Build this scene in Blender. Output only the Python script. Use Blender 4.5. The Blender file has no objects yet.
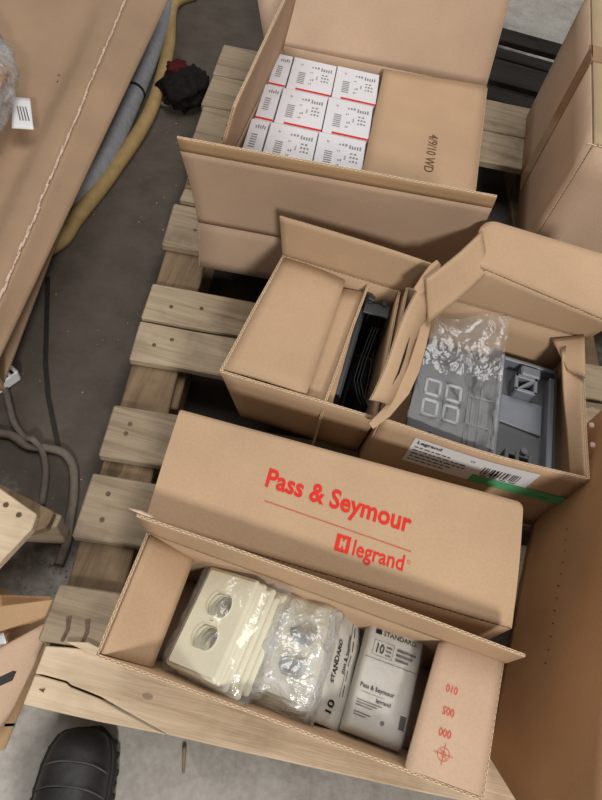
import bpy, bmesh, math, random
from mathutils import Vector as V, Matrix as Mx, noise
random.seed(7)
sc = bpy.context.scene
C = sc.collection
PI = math.pi

# ------------------------------------------------------------------ materials
class Nt:
    def __init__(s, name):
        s.m = bpy.data.materials.new(name); s.m.use_nodes = True
        s.t = s.m.node_tree; s.t.nodes.clear()
        s.out = s.n('ShaderNodeOutputMaterial')
    def n(s, typ, **kw):
        x = s.t.nodes.new(typ)
        for k, v in kw.items(): setattr(x, k, v)
        return x
    def l(s, a, b): s.t.links.new(a, b)
    def val(s, sock, v):
        if hasattr(v, 'is_output'): s.l(v, sock)
        else: sock.default_value = v
    def math(s, op, a, b=0.0):
        x = s.n('ShaderNodeMath', operation=op); s.val(x.inputs[0], a); s.val(x.inputs[1], b); return x.outputs[0]
    def coord(s, kind='Object', scale=(1,1,1)):
        c = s.n('ShaderNodeTexCoord'); mp = s.n('ShaderNodeMapping'); mp.inputs['Scale'].default_value = scale
        s.l(c.outputs[kind], mp.inputs['Vector']); return mp.outputs[0]
    def noise(s, vec, scale, detail=4, rough=.55, dist=0):
        x = s.n('ShaderNodeTexNoise'); s.l(vec, x.inputs['Vector'])
        x.inputs['Scale'].default_value = scale; x.inputs['Detail'].default_value = detail
        x.inputs['Roughness'].default_value = rough; x.inputs['Distortion'].default_value = dist
        return x.outputs['Fac']
    def ramp(s, fac, stops):
        r = s.n('ShaderNodeValToRGB'); s.l(fac, r.inputs[0]); e = r.color_ramp.elements
        while len(e) < len(stops): e.new(.5)
        for el, (p, c) in zip(e, stops): el.position = p; el.color = (*c, 1) if len(c) == 3 else c
        return r.outputs[0]
    def mix(s, fac, a, b, mode='MIX'):
        x = s.n('ShaderNodeMix', data_type='RGBA', blend_type=mode)
        s.val(x.inputs[0], fac)
        for i, v in ((6, a), (7, b)):
            if hasattr(v, 'is_output'): s.l(v, x.inputs[i])
            else: x.inputs[i].default_value = (*v, 1)
        return x.outputs[2]
    def bsdf(s, col, rough=.8, bump=None, bstr=.2, bdist=.002, spec=.3, **kw):
        b = s.n('ShaderNodeBsdfPrincipled')
        if hasattr(col, 'is_output'): s.l(col, b.inputs['Base Color'])
        else: b.inputs['Base Color'].default_value = (*col, 1)
        s.val(b.inputs['Roughness'], rough); b.inputs['Specular IOR Level'].default_value = spec
        for k, v in kw.items(): b.inputs[k.replace('_', ' ')].default_value = v
        if bump is not None:
            bp = s.n('ShaderNodeBump'); bp.inputs['Strength'].default_value = bstr; bp.inputs['Distance'].default_value = bdist
            s.l(bump, bp.inputs['Height']); s.l(bp.outputs[0], b.inputs['Normal'])
        s.l(b.outputs[0], s.out.inputs[0]); return b
def S2L(r, g, b):
    f = lambda x: (x/255/12.92) if x/255 <= .04045 else ((x/255+.055)/1.055)**2.4
    return (f(r), f(g), f(b))
def mul(c, k): return tuple(min(1, x*k) for x in c)

def cardboard(name, c):
    t = Nt(name); v = t.coord()
    a = t.noise(v, 5, 3); f = t.noise(v, 260, 2); sp = t.noise(v, 60, 4, .7)
    col = t.ramp(a, [(.3, mul(c, .88)), (.7, mul(c, 1.08))])
    col = t.mix(.09, col, t.ramp(f, [(.35, mul(c, .6)), (.65, mul(c, 1.3))]))
    col = t.mix(t.math('MULTIPLY', t.ramp(sp, [(.66, (0,0,0)), (.74, (1,1,1))]), .25), col, mul(c, .55))
    t.bsdf(col, .78, t.math('ADD', f, t.math('MULTIPLY', a, 6)), .18, .0015, .25); return t.m
def flute(name, c):
    t = Nt(name); uv = t.n('ShaderNodeUVMap'); sep = t.n('ShaderNodeSeparateXYZ'); t.l(uv.outputs[0], sep.inputs[0])
    x, y = sep.outputs[0], sep.outputs[1]
    w = t.math('SINE', t.math('MULTIPLY', x, 2*PI/.0075))
    d = t.math('ABSOLUTE', t.math('SUBTRACT', y, t.math('ADD', t.math('MULTIPLY', w, .3), .5)))
    web = t.math('LESS_THAN', d, .14); lin = t.math('GREATER_THAN', t.math('ABSOLUTE', t.math('SUBTRACT', y, .5)), .34)
    k = t.math('MAXIMUM', web, lin)
    n = t.noise(t.coord(), 150, 3)
    t.bsdf(t.mix(k, mul(c, .34), t.ramp(n, [(.3, mul(c, .85)), (.7, mul(c, 1.15))])), .9); return t.m
def wood(name, c1, c2, axis=0, dirt=.35):
    s = [26, 26, 26]; s[axis] = 1.6
    t = Nt(name); v = t.coord('Object', tuple(s)); v2 = t.coord()
    g = t.noise(v, 1.6, 6, .6, .6); fine = t.noise(v, 7, 3, .6); blot = t.noise(v2, 7, 4, .6)
    col = t.ramp(g, [(.3, c2), (.5, c1), (.72, mul(c1, 1.12))])
    col = t.mix(.25, col, t.ramp(fine, [(.3, mul(c2, .8)), (.7, mul(c1, 1.2))]))
    col = t.mix(t.math('MULTIPLY', t.ramp(blot, [(.5, (0,0,0)), (.72, (1,1,1))]), dirt), col, mul(c2, .45))
    # knots
    vo = t.n('ShaderNodeTexVoronoi'); ks = [9, 9, 9]; ks[axis] = 5
    t.l(t.coord('Object', tuple(ks)), vo.inputs['Vector']); vo.inputs['Scale'].default_value = .8
    col = t.mix(t.math('MULTIPLY', t.math('LESS_THAN', vo.outputs['Distance'], .09), .55), col, mul(c2, .35))
    t.bsdf(col, .85, t.math('ADD', g, fine), .45, .003, .2); return t.m
def plain(name, c, rough=.5, spec=.4, var=.06, sc_=40, bstr=0, **kw):
    t = Nt(name); n = t.noise(t.coord(), sc_, 4)
    t.bsdf(t.ramp(n, [(.3, mul(c, 1-var)), (.7, mul(c, 1+var))]), rough, n if bstr else None, bstr, .002, spec, **kw); return t.m
def film(name, tint, white, rough=.14, gloss=.16, sc_=38, bstr=.7):
    """thin clear plastic: mostly see-through, a little milky, with wrinkled gloss"""
    t = Nt(name); v = t.coord(); n = t.noise(v, sc_, 3, .5, 1.2); n2 = t.noise(v, sc_*3.2, 2)
    bp = t.n('ShaderNodeBump'); bp.inputs['Strength'].default_value = bstr; bp.inputs['Distance'].default_value = .012
    t.l(t.math('ADD', n, t.math('MULTIPLY', n2, .25)), bp.inputs['Height'])
    tr = t.n('ShaderNodeBsdfTransparent'); tr.inputs[0].default_value = (*tint, 1)
    df = t.n('ShaderNodeBsdfDiffuse'); df.inputs[0].default_value = (.8, .82, .84, 1)
    gl = t.n('ShaderNodeBsdfGlossy'); gl.inputs['Roughness'].default_value = rough; gl.inputs[0].default_value = (1,1,1,1)
    t.l(bp.outputs[0], gl.inputs['Normal']); t.l(bp.outputs[0], df.inputs['Normal'])
    m1 = t.n('ShaderNodeMixShader'); t.l(t.ramp(n, [(.35, (white*.5,)*3), (.7, (white*1.5,)*3)]), m1.inputs[0]); t.l(tr.outputs[0], m1.inputs[1]); t.l(df.outputs[0], m1.inputs[2])
    m2 = t.n('ShaderNodeMixShader'); m2.inputs[0].default_value = gloss; t.l(m1.outputs[0], m2.inputs[1]); t.l(gl.outputs[0], m2.inputs[2])
    t.l(m2.outputs[0], t.out.inputs[0]); return t.m

KR = S2L(188, 158, 128); KP = S2L(196, 168, 144); KD = S2L(186, 144, 104); KM = S2L(176, 144, 110)
M = {}
M['card'] = cardboard('kraft_cardboard', KR)
M['card_pink'] = cardboard('pale_kraft_cardboard', KP)
M['card_dark'] = cardboard('brown_kraft_cardboard', KD)
M['card_left'] = cardboard('dusty_kraft_cardboard', S2L(164, 137, 112))
M['card_olive'] = cardboard('yellowish_kraft_cardboard', S2L(182, 160, 128))
M['card_mid'] = cardboard('tan_kraft_cardboard', KM)
M['flute'] = flute('corrugated_edge', S2L(214, 186, 154))
M['fray'] = plain('frayed_paper', S2L(206, 182, 164), .95, .1, .2, 120)
M['pine'] = wood('pallet_pine', S2L(214, 193, 167), S2L(184, 160, 132), 0, .45)
M['pine_grey'] = wood('weathered_pine', S2L(156, 140, 119), S2L(116, 101, 83), 0, .6)
M['pine_mid'] = wood('worn_pine', S2L(178, 162, 138), S2L(142, 124, 102), 0, .55)
M['pine_y'] = wood('pallet_pine_lengthways', S2L(132, 112, 89), S2L(98, 80, 62), 1, .6)
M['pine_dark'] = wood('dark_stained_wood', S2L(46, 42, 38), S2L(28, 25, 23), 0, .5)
M['ivory'] = plain('ivory_plastic', S2L(242, 236, 208), .32, .5, .02, 30)
M['steel'] = plain('galvanised_steel', S2L(158, 160, 166), .5, .45, .16, 60, 0, Metallic=.1)
M['nail'] = plain('rusty_nail', S2L(92, 72, 58), .6, .4, .3, 200)
M['grey_plastic'] = plain('grey_plastic', S2L(80, 82, 86), .42, .5, .05, 50)
M['lgrey_plastic'] = plain('light_grey_plastic', S2L(114, 118, 126), .42, .5, .05, 50)
M['dgrey_plastic'] = plain('dark_grey_plastic', S2L(56, 58, 62), .4, .5, .06, 50)
M['frame_grey'] = plain('pale_grey_plastic', S2L(150, 154, 160), .42, .5, .05, 50)
M['black_plastic'] = plain('black_plastic', S2L(22, 23, 25), .6, .3, .1, 50)
M['black_grey'] = plain('charcoal_plastic', S2L(46, 50, 55), .4, .5, .1, 50)
M['rubber'] = plain('black_rubber', S2L(34, 33, 33), .6, .4, .2, 60, .3)
M['leather'] = plain('black_leather', S2L(40, 39, 40), .5, .45, .25, 70, .35)
M['seam'] = plain('grey_stitching', S2L(78, 77, 77), .8, .2, .2, 90)
M['red'] = plain('red_ink', S2L(214, 52, 42), .75, .2, .05, 80)
M['redpale'] = plain('thin_red_ink', S2L(206, 92, 76), .8, .2, .12, 120)
M['blackink'] = plain('black_ink', S2L(38, 36, 36), .75, .2, .1, 80)
M['palegreyink'] = plain('pale_grey_ink', S2L(140, 138, 140), .8, .2, .1, 80)
M['greyink'] = plain('grey_ink', S2L(96, 90, 86), .8, .2, .12, 80)
M['brownink'] = plain('brown_ink', S2L(112, 82, 60), .85, .1, .2, 120)
M['white'] = plain('white_paper', S2L(226, 226, 228), .6, .35, .02, 30)
M['whitebox'] = plain('white_carton_board', S2L(224, 224, 230), .55, .35, .02, 30)
M['green'] = plain('green_ink', S2L(92, 172, 118), .6, .3, .04, 60)
M['polybag'] = plain('white_polybag', S2L(190, 186, 178), .5, .25, .05, 22, .25)
M['film'] = film('clear_polythene', (.97, .97, .975), .09, .14, .10, 18, .9)
M['film_grey'] = film('clear_crumpled_polythene', (.94, .95, .96), .03, .22, .04, 12, .4)
M['film_bunched'] = film('bunched_polythene', (.93, .94, .96), .12, .16, .10, 22, .8)
M['film_edge'] = film('thin_clear_polythene', (.98, .98, .98), .04, .2, .015, 20, .4)
M['film_white'] = film('cloudy_polythene', (.9, .9, .88), .42, .18, .14, 26, 1.0)
M['film_milk'] = film('milky_polythene', (.9, .9, .92), .26, .25, .12, 26, .8)
M['tape'] = plain('brown_packing_tape', S2L(160, 124, 92), .3, .5, .06, 20)
M['tan_hose'] = plain('tan_rubber', S2L(168, 142, 96), .6, .35, .14, 40)
M['cable'] = plain('dusty_grey_cable', S2L(104, 96, 88), .85, .2, .15, 80)
M['strap'] = plain('black_strapping', S2L(34, 32, 30), .6, .3, .2, 60)
M['rag'] = plain('dark_cloth', S2L(30, 26, 26), .9, .1, .3, 60)
M['ragred'] = plain('red_cloth', S2L(72, 26, 28), .9, .1, .25, 60)
M['orange'] = plain('amber_plastic', S2L(178, 122, 46), .45, .4, .25, 60)
M['greenbit'] = plain('green_plastic', S2L(34, 120, 78), .5, .4, .1, 60)

# ------------------------------------------------------------------ builder
CM = ['card', 'flute']
class MB:
    def __init__(s): s.bm = bmesh.new(); s.uv = s.bm.loops.layers.uv.new('UVMap')
    def face(s, pts, mat=0, uvs=None, smooth=False):
        f = s.bm.faces.new([s.bm.verts.new(V(p)) for p in pts]); f.material_index = mat; f.smooth = smooth
        if uvs:
            for lp, q in zip(f.loops, uvs): lp[s.uv].uv = q
        return f
    def merge(s, bm2, mtx=None, mat=0, smooth=False):
        if mtx is not None: bmesh.ops.transform(bm2, matrix=mtx, verts=bm2.verts)
        mp = {v: s.bm.verts.new(v.co) for v in bm2.verts}
        for f in bm2.faces:
            try: g = s.bm.faces.new([mp[v] for v in f.verts])
            except ValueError: continue
            g.material_index = mat; g.smooth = smooth or f.smooth
        bm2.free()
    def box(s, lo, hi, mtx=None, mat=0, bev=0, seg=1):
        b = bmesh.new(); bmesh.ops.create_cube(b, size=1)
        lo, hi = V(lo), V(hi); d = hi-lo
        for v in b.verts: v.co = V((v.co.x*d.x, v.co.y*d.y, v.co.z*d.z)) + (lo+hi)/2
        if bev: bmesh.ops.bevel(b, geom=list(b.edges), offset=bev, segments=seg, profile=.5, affect='EDGES')
        s.merge(b, mtx, mat)
    def prism(s, poly, h0, h1, mtx=None, mat=0, bev=0):
        b = bmesh.new(); n = len(poly)
        lo = [b.verts.new((x, y, h0)) for x, y in poly]; hi = [b.verts.new((x, y, h1)) for x, y in poly]
        b.faces.new(list(reversed(lo))); b.faces.new(hi)
        for i in range(n): b.faces.new((lo[i], lo[(i+1) % n], hi[(i+1) % n], hi[i]))
        bmesh.ops.recalc_face_normals(b, faces=b.faces)
        if bev: bmesh.ops.bevel(b, geom=list(b.edges), offset=bev, segments=1, affect='EDGES')
        s.merge(b, mtx, mat)
    def loft(s, rings, mat=0, cap=True, smooth=True, closed=True):
        vs = [[s.bm.verts.new(V(p)) for p in r] for r in rings]; n = len(vs[0])
        for a, b in zip(vs, vs[1:]):
            for i in range(n if closed else n-1):
                f = s.bm.faces.new((a[i], a[(i+1) % n], b[(i+1) % n], b[i])); f.material_index = mat; f.smooth = smooth
        if cap:
            for r, rev in ((vs[0], True), (vs[-1], False)):
                f = s.bm.faces.new(list(reversed(r)) if rev else r); f.material_index = mat
    def tube(s, pts, r, seg=10, mat=0, sub=6, flat=1.0):
        pts = [V(p) for p in pts]; path = []
        for i in range(len(pts)-1):
            p0, p1, p2, p3 = pts[max(i-1, 0)], pts[i], pts[i+1], pts[min(i+2, len(pts)-1)]
            for k in range(sub):
                t = k/sub
                path.append(.5*((2*p1)+(p2-p0)*t+(2*p0-5*p1+4*p2-p3)*t*t+(3*p1-p0-3*p2+p3)*t**3))
        path.append(pts[-1]); rings = []
        for i, p in enumerate(path):
            d = (path[min(i+1, len(path)-1)]-path[max(i-1, 0)]).normalized()
            side = d.cross(V((0,0,1)))
            side = side.normalized() if side.length > 1e-4 else V((1,0,0))
            up = side.cross(d).normalized(); rr = r[0]+(r[1]-r[0])*i/(len(path)-1) if isinstance(r, tuple) else r
            rings.append([p+side*math.cos(a)*rr+up*math.sin(a)*rr*flat for a in [2*PI*k/seg for k in range(seg)]])
        s.loft(rings, mat)
    def text(s, txt, size, fn, mat, bold=0, align='CENTER', width=1.0):
        cu = bpy.data.curves.new('letters', 'FONT'); cu.body = txt; cu.size = 1; cu.align_x = align; cu.align_y = 'CENTER'
        cu.offset = bold; cu.resolution_u = 3
        o = bpy.data.objects.new('letters', cu); C.objects.link(o)
        me = bpy.data.meshes.new_from_object(o.evaluated_get(bpy.context.evaluated_depsgraph_get()))
        bpy.data.objects.remove(o); bpy.data.curves.remove(cu)
        b = bmesh.new(); b.from_mesh(me); bpy.data.meshes.remove(me)
        for v in b.verts: v.co = fn(v.co.x*size*width, v.co.y*size)
        s.merge(b, None, mat)
    def rect(s, x0, y0, x1, y1, fn, mat, n=1):
        for i in range(n):
            a, b = x0+(x1-x0)*i/n, x0+(x1-x0)*(i+1)/n
            s.face([fn(a, y0), fn(b, y0), fn(b, y1), fn(a, y1)], mat)
    def ring(s, r0, r1, fn, mat, n=28, cx=0, cy=0):
        for i in range(n):
            a, b = 2*PI*i/n, 2*PI*(i+1)/n
            s.face([fn(cx+r0*math.cos(a), cy+r0*math.sin(a)), fn(cx+r1*math.cos(a), cy+r1*math.sin(a)), fn(cx+r1*math.cos(b), cy+r1*math.sin(b)), fn(cx+r0*math.cos(b), cy+r0*math.sin(b))], mat)
    def build(s, name, mats, parent=None, label=None):
        me = bpy.data.meshes.new(name)
        if parent is not None: bmesh.ops.translate(s.bm, vec=-parent_loc(parent), verts=s.bm.verts)
        s.bm.normal_update(); s.bm.to_mesh(me); s.bm.free()
        for m in mats: me.materials.append(M[m])
        o = bpy.data.objects.new(name, me); C.objects.link(o); o.parent = parent
        if label: o['label'] = label
        return o
def parent_loc(o):
    p = V((0,0,0))
    while o is not None: p = p+o.location; o = o.parent
    return p
def thing(name, label, cat, loc=(0,0,0), group=None):
    o = bpy.data.objects.new(name, None); C.objects.link(o); o.location = loc; o.empty_display_size = .05
    o['label'] = label; o['category'] = cat
    if group: o['group'] = group
    return o
def tag(o, label, cat, group=None):
    o['label'] = label; o['category'] = cat
    if group: o['group'] = group
    return o
def base_origin(o, kind=None):
    """put a lone mesh's origin at its base"""
    me = o.data; xs = [v.co for v in me.vertices]
    c = V((sum(p.x for p in xs)/len(xs), sum(p.y for p in xs)/len(xs), min(p.z for p in xs)))
    for v in me.vertices: v.co -= c
    o.location = c
    if kind: o['kind'] = kind
    return o

class Sheet:
    """corrugated board: a,b along the hinge (u), d,c along the free edge (v); bow(u,v) lifts it along its normal"""
    def __init__(s, a, b, c, d, t=.004, nu=14, nv=8, bow=None, round_=0, seed=0, wob=.0012):
        s.a, s.b, s.c, s.d = map(V, (a, b, c, d)); s.t = t; s.nu, s.nv = nu, nv
        s.n = (s.b-s.a).cross(s.d-s.a).normalized(); s.Lu = (s.b-s.a).length; s.Lv = (s.d-s.a).length
        s.bow = bow; s.seed = seed; s.wob = wob; s.r = round_ if isinstance(round_, tuple) else (round_, round_)
        s.mb = MB()
    def vmax(s, u):
        m = 1.0
        for r, x in ((s.r[0], u*s.Lu), (s.r[1], (1-u)*s.Lu)):
            if r and x < r: m = min(m, 1-(r-math.sqrt(max(r*r-(r-x)**2, 0)))/s.Lv)
        return m
    def pt(s, u, v, off=0):
        p = (s.a*(1-u)+s.b*u)*(1-v)+(s.d*(1-u)+s.c*u)*v
        k = off
        if s.bow: k += s.bow(u, v)
        if s.wob: k += s.wob*noise.noise(V((u*s.Lu*9+s.seed*7.3, v*s.Lv*9, s.seed)))*min(1, v*4)
        return p+s.n*k
    def fn(s, u0, v0, ang=0, side=1, off=.0010):
        ca, sa = math.cos(ang), math.sin(ang)
        def f(x, y):
            X, Y = x*ca-y*sa, x*sa+y*ca
            return s.pt(u0+side*X/s.Lu, v0+Y/s.Lv, side*(s.t/2+off))
        return f
    def us(s):
        u = [i/s.nu for i in range(s.nu+1)]
        for r, flip in ((s.r[0], 0), (s.r[1], 1)):
            if r:
                for k in range(7):
                    x = r*(1-math.cos(k/6*PI/2))/s.Lu; u.append(1-x if flip else x)
        u = sorted(set(round(x, 5) for x in u)); return u
    def make(s):
        us = s.us(); vs = [j/s.nv for j in range(s.nv+1)]; bm = s.mb.bm; uv = s.mb.uv
        g = {}
        for sd in (1, -1):
            for i, u in enumerate(us):
                for j, v in enumerate(vs): g[sd, i, j] = bm.verts.new(s.pt(u, v*s.vmax(u), sd*s.t/2))
        nu = len(us)-1
        for sd in (1, -1):
            for i in range(nu):
                for j in range(s.nv):
                    q = [g[sd, i, j], g[sd, i+1, j], g[sd, i+1, j+1], g[sd, i, j+1]]
                    f = bm.faces.new(q if sd > 0 else q[::-1]); f.smooth = True
        rim = [(i, 0) for i in range(nu)]+[(nu, j) for j in range(s.nv)]+[(i, s.nv) for i in range(nu, 0, -1)]+[(0, j) for j in range(s.nv, 0, -1)]
        d = 0
        for k in range(len(rim)):
            p, q = rim[k], rim[(k+1) % len(rim)]
            A, B, D, E = g[(1,)+p], g[(1,)+q], g[(-1,)+q], g[(-1,)+p]
            try: f = bm.faces.new((A, E, D, B))
            except ValueError: continue
            f.material_index = 1; L = (A.co-B.co).length
            for lp, w in zip(f.loops, ((d, 1), (d, 0), (d+L, 0), (d+L, 1))): lp[uv].uv = w
            d += L
        return s
    def build(s, name, parent, card='card', extra=(), label=None, edge='flute'):
        return s.mb.build(name, [card, edge, *extra], parent, label)
def sheet(name, parent, a, b, c, d, card='card', label=None, **kw):
    return Sheet(a, b, c, d, **kw).make().build(name, parent, card, label=label)

def carton(root, rim, z0, card='card', t=.004, bottom=True, skip=(), feet=None):
    """rim corners FL, FR, RR, RL; walls dropped straight to z0 (or to given feet)"""
    rim = [V(p) for p in rim]; ft = [V((p.x, p.y, z0)) for p in (rim if feet is None else [V((*q, 0)) for q in feet])]
    for i in range(4):
        if i in skip: continue
        j = (i+1) % 4
        sheet('side_panel', root, ft[i], ft[j], rim[j], rim[i], card, t=t, nu=10, nv=5, seed=i+len(root.name), wob=.001)
    if bottom:
        e = V((0,0,t*.6)); k = .985; ce = sum(ft, V((0,0,0)))/4
        q = [ce+(p-ce)*k+e for p in ft]
        sheet('bottom_panel', root, q[0], q[1], q[2], q[3], card, t=t, nu=6, nv=4, wob=0)

# ------------------------------------------------------------------ floor
t = Nt('dirty_concrete'); v = t.coord()
n1 = t.noise(v, 1.6, 5, .6, .4); n2 = t.noise(v, 14, 6, .65); n3 = t.noise(v, 90, 3, .6)
col = t.ramp(n1, [(.32, S2L(150, 145, 138)), (.55, S2L(186, 182, 176)), (.75, S2L(200, 197, 192))])
col = t.mix(.5, col, t.ramp(n2, [(.3, S2L(124, 118, 110)), (.62, S2L(194, 190, 184))]))
col = t.mix(.2, col, t.ramp(n3, [(.3, S2L(70, 62, 54)), (.7, S2L(190, 186, 180))]))
# old stain left of the pallet, widened to paint shade under and behind it
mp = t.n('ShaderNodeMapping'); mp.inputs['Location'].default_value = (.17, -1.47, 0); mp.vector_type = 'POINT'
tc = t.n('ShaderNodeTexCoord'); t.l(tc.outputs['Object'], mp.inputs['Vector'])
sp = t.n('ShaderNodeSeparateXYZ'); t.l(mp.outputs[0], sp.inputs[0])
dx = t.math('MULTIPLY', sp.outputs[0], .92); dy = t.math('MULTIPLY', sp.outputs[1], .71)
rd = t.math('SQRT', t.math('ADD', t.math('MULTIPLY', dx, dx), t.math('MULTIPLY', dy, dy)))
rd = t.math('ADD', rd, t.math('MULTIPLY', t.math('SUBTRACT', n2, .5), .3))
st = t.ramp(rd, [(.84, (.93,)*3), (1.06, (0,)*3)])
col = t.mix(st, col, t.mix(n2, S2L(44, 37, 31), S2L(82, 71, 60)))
t.bsdf(col, .75, t.math('ADD', n2, t.math('MULTIPLY', n3, .4)), .25, .004, .3)
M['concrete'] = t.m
b = MB()
for i in range(12):
    for j in range(12):
        x, y = -3+i*.5, -2+j*.5
        b.face([(x, y, 0), (x+.5, y, 0), (x+.5, y+.5, 0), (x, y+.5, 0)])
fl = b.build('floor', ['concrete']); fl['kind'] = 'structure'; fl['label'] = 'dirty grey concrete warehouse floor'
bm_ = bmesh.new(); bm_.from_mesh(fl.data); bmesh.ops.remove_doubles(bm_, verts=bm_.verts, dist=1e-4); bm_.to_mesh(fl.data); bm_.free()

# ------------------------------------------------------------------ pallet
YAW = math.radians(6.0)
PO = V((-.257, .030, 0))
PM = Mx.Translation(PO) @ Mx.Rotation(YAW, 4, 'Z')
pal = thing('wooden_pallet', 'long wooden pallet under the open cartons, pale front board split at its left end', 'pallet', PO)
rng = random.Random(3)
def plank(poly, z0, z1, mat, name='deck_board', parent=pal, mtx=PM, label=None, nails=()):
    b = MB(); b.prism(poly, z0, z1, mtx, 0, .0025)
    o = b.build(name, [mat], parent, label)
    for x, y in nails:
        k = MB(); k.tube([mtx @ V((x, y, z1-.004)), mtx @ V((x, y, z1+.0012))], .0042, 8, 0, 1); k.build('nail', ['nail'], o)
    return o
W = .97
def ragged(s0, t0, s1, t1, j=.006, n=9):
    up = [(s0+(s1-s0)*i/n, t0+rng.uniform(-1, 1)*j*.35) for i in range(n+1)]
    dn = [(s0+(s1-s0)*i/n, t1+rng.uniform(-1, 1)*j*.35) for i in range(n, -1, -1)]
    up[0] = (s0+rng.uniform(0, j), t0); dn[-1] = (s0+rng.uniform(0, j), t1)
    return up+dn
Z0, Z1 = .121, .141
# front board, split: far strip and near strip are one plank with a wedge between them
fb = MB()
crack = [(.010, .036), (.045, .032), (.052, .028), (.095, .019), (.135, .006), (.198, -.0130)]
upper = [(0.0, .037)]+[(x, y+.0012+.0008*(x*31 % 1)) for x, y in crack[:-1]]+[(.199, -.0135), (.3, -.021), (.4, -.028), (.57, -.040), (.75, -.050), (W, -.060), (W, .035), (.6, .052), (.3, .068), (.14, .071), (.06, .078), (.002, .074)]
lower = [(-.003, -.002), (.05, -.006), (.1, -.0095), (.196, -.0138)]+[(x, y-.0012) for x, y in reversed(crack[:-1])]+[(.0, .0345)]
fb.prism(upper, Z0, Z1, PM, 0, .0015); fb.prism(lower, Z0, Z1-.001, PM, 0, .0015)
fbo = fb.build('deck_board', ['pine'], pal, 'pale front board with a long dark split')
k = MB(); k.prism([(.03, .082), (.06, .0855), (.115, .070), (.155, .062), (.11, .066), (.062, .074)], Z1-.002, Z1+.006, PM, 0); k.build('splinter', ['pine'], fbo)
k = MB(); k.prism([(.012, .018), (.02, .02), (.019, .015)], Z1-.003, Z1+.0004, PM, 0); k.build('nail', ['nail'], fbo)
boards = [(.080, .162, -.018, 'pine_grey', (), 0), (.236, .348, -.024, 'pine_grey', ((.025, .27), (.022, .315)), 0), (.381, .484, -.030, 'pine_grey', ((.02, .43), (.022, .45)), .01),
          (.588, .683, -.038, 'pine_mid', ((.02, .63), (.05, .65)), 0), (.690, .784, -.042, 'pine_mid', ((.03, .73), (.09, .74)), 0),
          (.90, 1.035, -.056, 'pine_grey', ((.03, .96),), 0), (1.05, 1.09, -.05, 'pine_grey', (), 0), (1.13, 1.24, -.055, 'pine_grey', (), 0),
          (1.43, 1.575, -.085, 'pine_grey', (), 0), (1.58, 1.74, -.09, 'pine_grey', (), 0), (1.265, 1.425, -.075, 'pine_grey', ((.03, 1.30), (.03, 1.36)), 0)]
for t0, t1, s0, m, nl, sk in boards:
    s1 = .6 if abs(t0-1.265) < .01 else (.62 if .85 < t0 < 1.26 else W+rng.uniform(-.01, .01))
    s0 += .004+.019*t0
    plank(ragged(s0, t0, s1, t1), Z0, Z1-rng.uniform(0, .002), m, nails=nl)
# gouges where two nails tore the second board
b2 = MB()
for x in (.022, .05): b2.prism([(x-.004, .115), (x+.003, .118), (x+.006, .1), (x+.003, .083), (x-.002, .083), (x+.001, .1)], Z1-.003, Z1+.0008, PM, 0)
b2.build('nail_gouge', ['nail'], pal)
for s0, s1 in ((-.012, .090), (.44, .545), (.87, .965)):
    plank([(s0, -.004+.01), (s1, .006), (s1, 1.73), (s0, 1.73)] if s0 > 0 else [(s0+.015, .006), (s1, .006), (s1-.045, 1.73), (s0-.035, 1.73)], .101, .1205, 'pine_y', 'stringer_board')
    for t0 in (.02, .52, 1.05, 1.6):
        o_ = 0 if s0 > 0 else -.025*t0+.012
        plank([(s0+o_, t0), (s1+o_, t0), (s1+o_, t0+.12), (s0+o_, t0+.12)], .019, .1005, 'pine_y', 'block')
    plank([(s0+.012, .01), (s1-.01, .01), (s1-.02, 1.72), (s0-.02, 1.72)], .0, .0185, 'pine_y', 'bottom_board')

# ------------------------------------------------------------------ front carton
def rot_between(x, y):  # frame from an x axis and a rough y axis
    x = V(x).normalized(); z = x.cross(V(y)).normalized(); y = z.cross(x)
    return Mx((x, y, z)).transposed()
def frame(o, x, y):
    m = rot_between(x, y).to_4x4(); m.translation = V(o); return m
ZF = .305
RL, RR, FR, FL = V((-0.152, 0.2497, 0.305)), V((0.3412, 0.2056, 0.305)), V((0.3215, 0.0495, 0.305)), V((-0.1564, 0.0906, 0.305))
fc = thing('open_carton', 'open narrow carton in front, packed with bagged wall plates', 'carton', (.09, .15, .142))
carton(fc, (FL, FR, RR, RL), .142, 'card', t=.0032, feet=((-.153, .128), (.318, .092), (.337, .206), (-.150, .249)))
up = V((0, -.265, .964))*.086
sh = Sheet(RL+V((-.001, 0, .001)), RR+V((.002, 0, .001)), V((.3440, .2050, .363)), V((-.1620, .2482, .364)), t=.0034, nu=22, bow=lambda u, v: -.002*math.sin(PI*u)*v, seed=3).make()
sh.build('flap', fc, 'card', label='long rear flap standing upright')
# torn white corner at the flap's left end
b = MB(); q = V((-.1620, .2482, .362))
b.loft([[q+V((x, y, z)) for x, y, z in r] for r in ([(-.012, .004, .004), (-.012, .006, .004), (-.012, .005, .002)], [(.004, .002, .004), (.004, .007, .003), (.004, .004, -.006)], [(.02, .002, .0), (.02, .005, 0), (.02, .003, -.004)])], 0)
b.build('torn_edge', ['fray'], fc)
sheet('flap', fc, RL+V((.004, -.003, -.001)), FL+V((.004, .003, -.001)), V((-0.0939, 0.0974, 0.262)), V((-0.0866, 0.2521, 0.262)), 'card', label='left end flap pushed down inside', seed=5, nu=10)
sh = Sheet(FR+V((-.001, .002, 0)), RR+V((-.001, -.001, 0)), V((0.2563, 0.2161, 0.303)), V((0.2275, 0.0596, 0.303)), seed=6, nu=12, bow=lambda u, v: .003*math.sin(PI*v), round_=(.004, .012))
sh.make()
Lu, Lv = sh.Lu, sh.Lv
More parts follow.
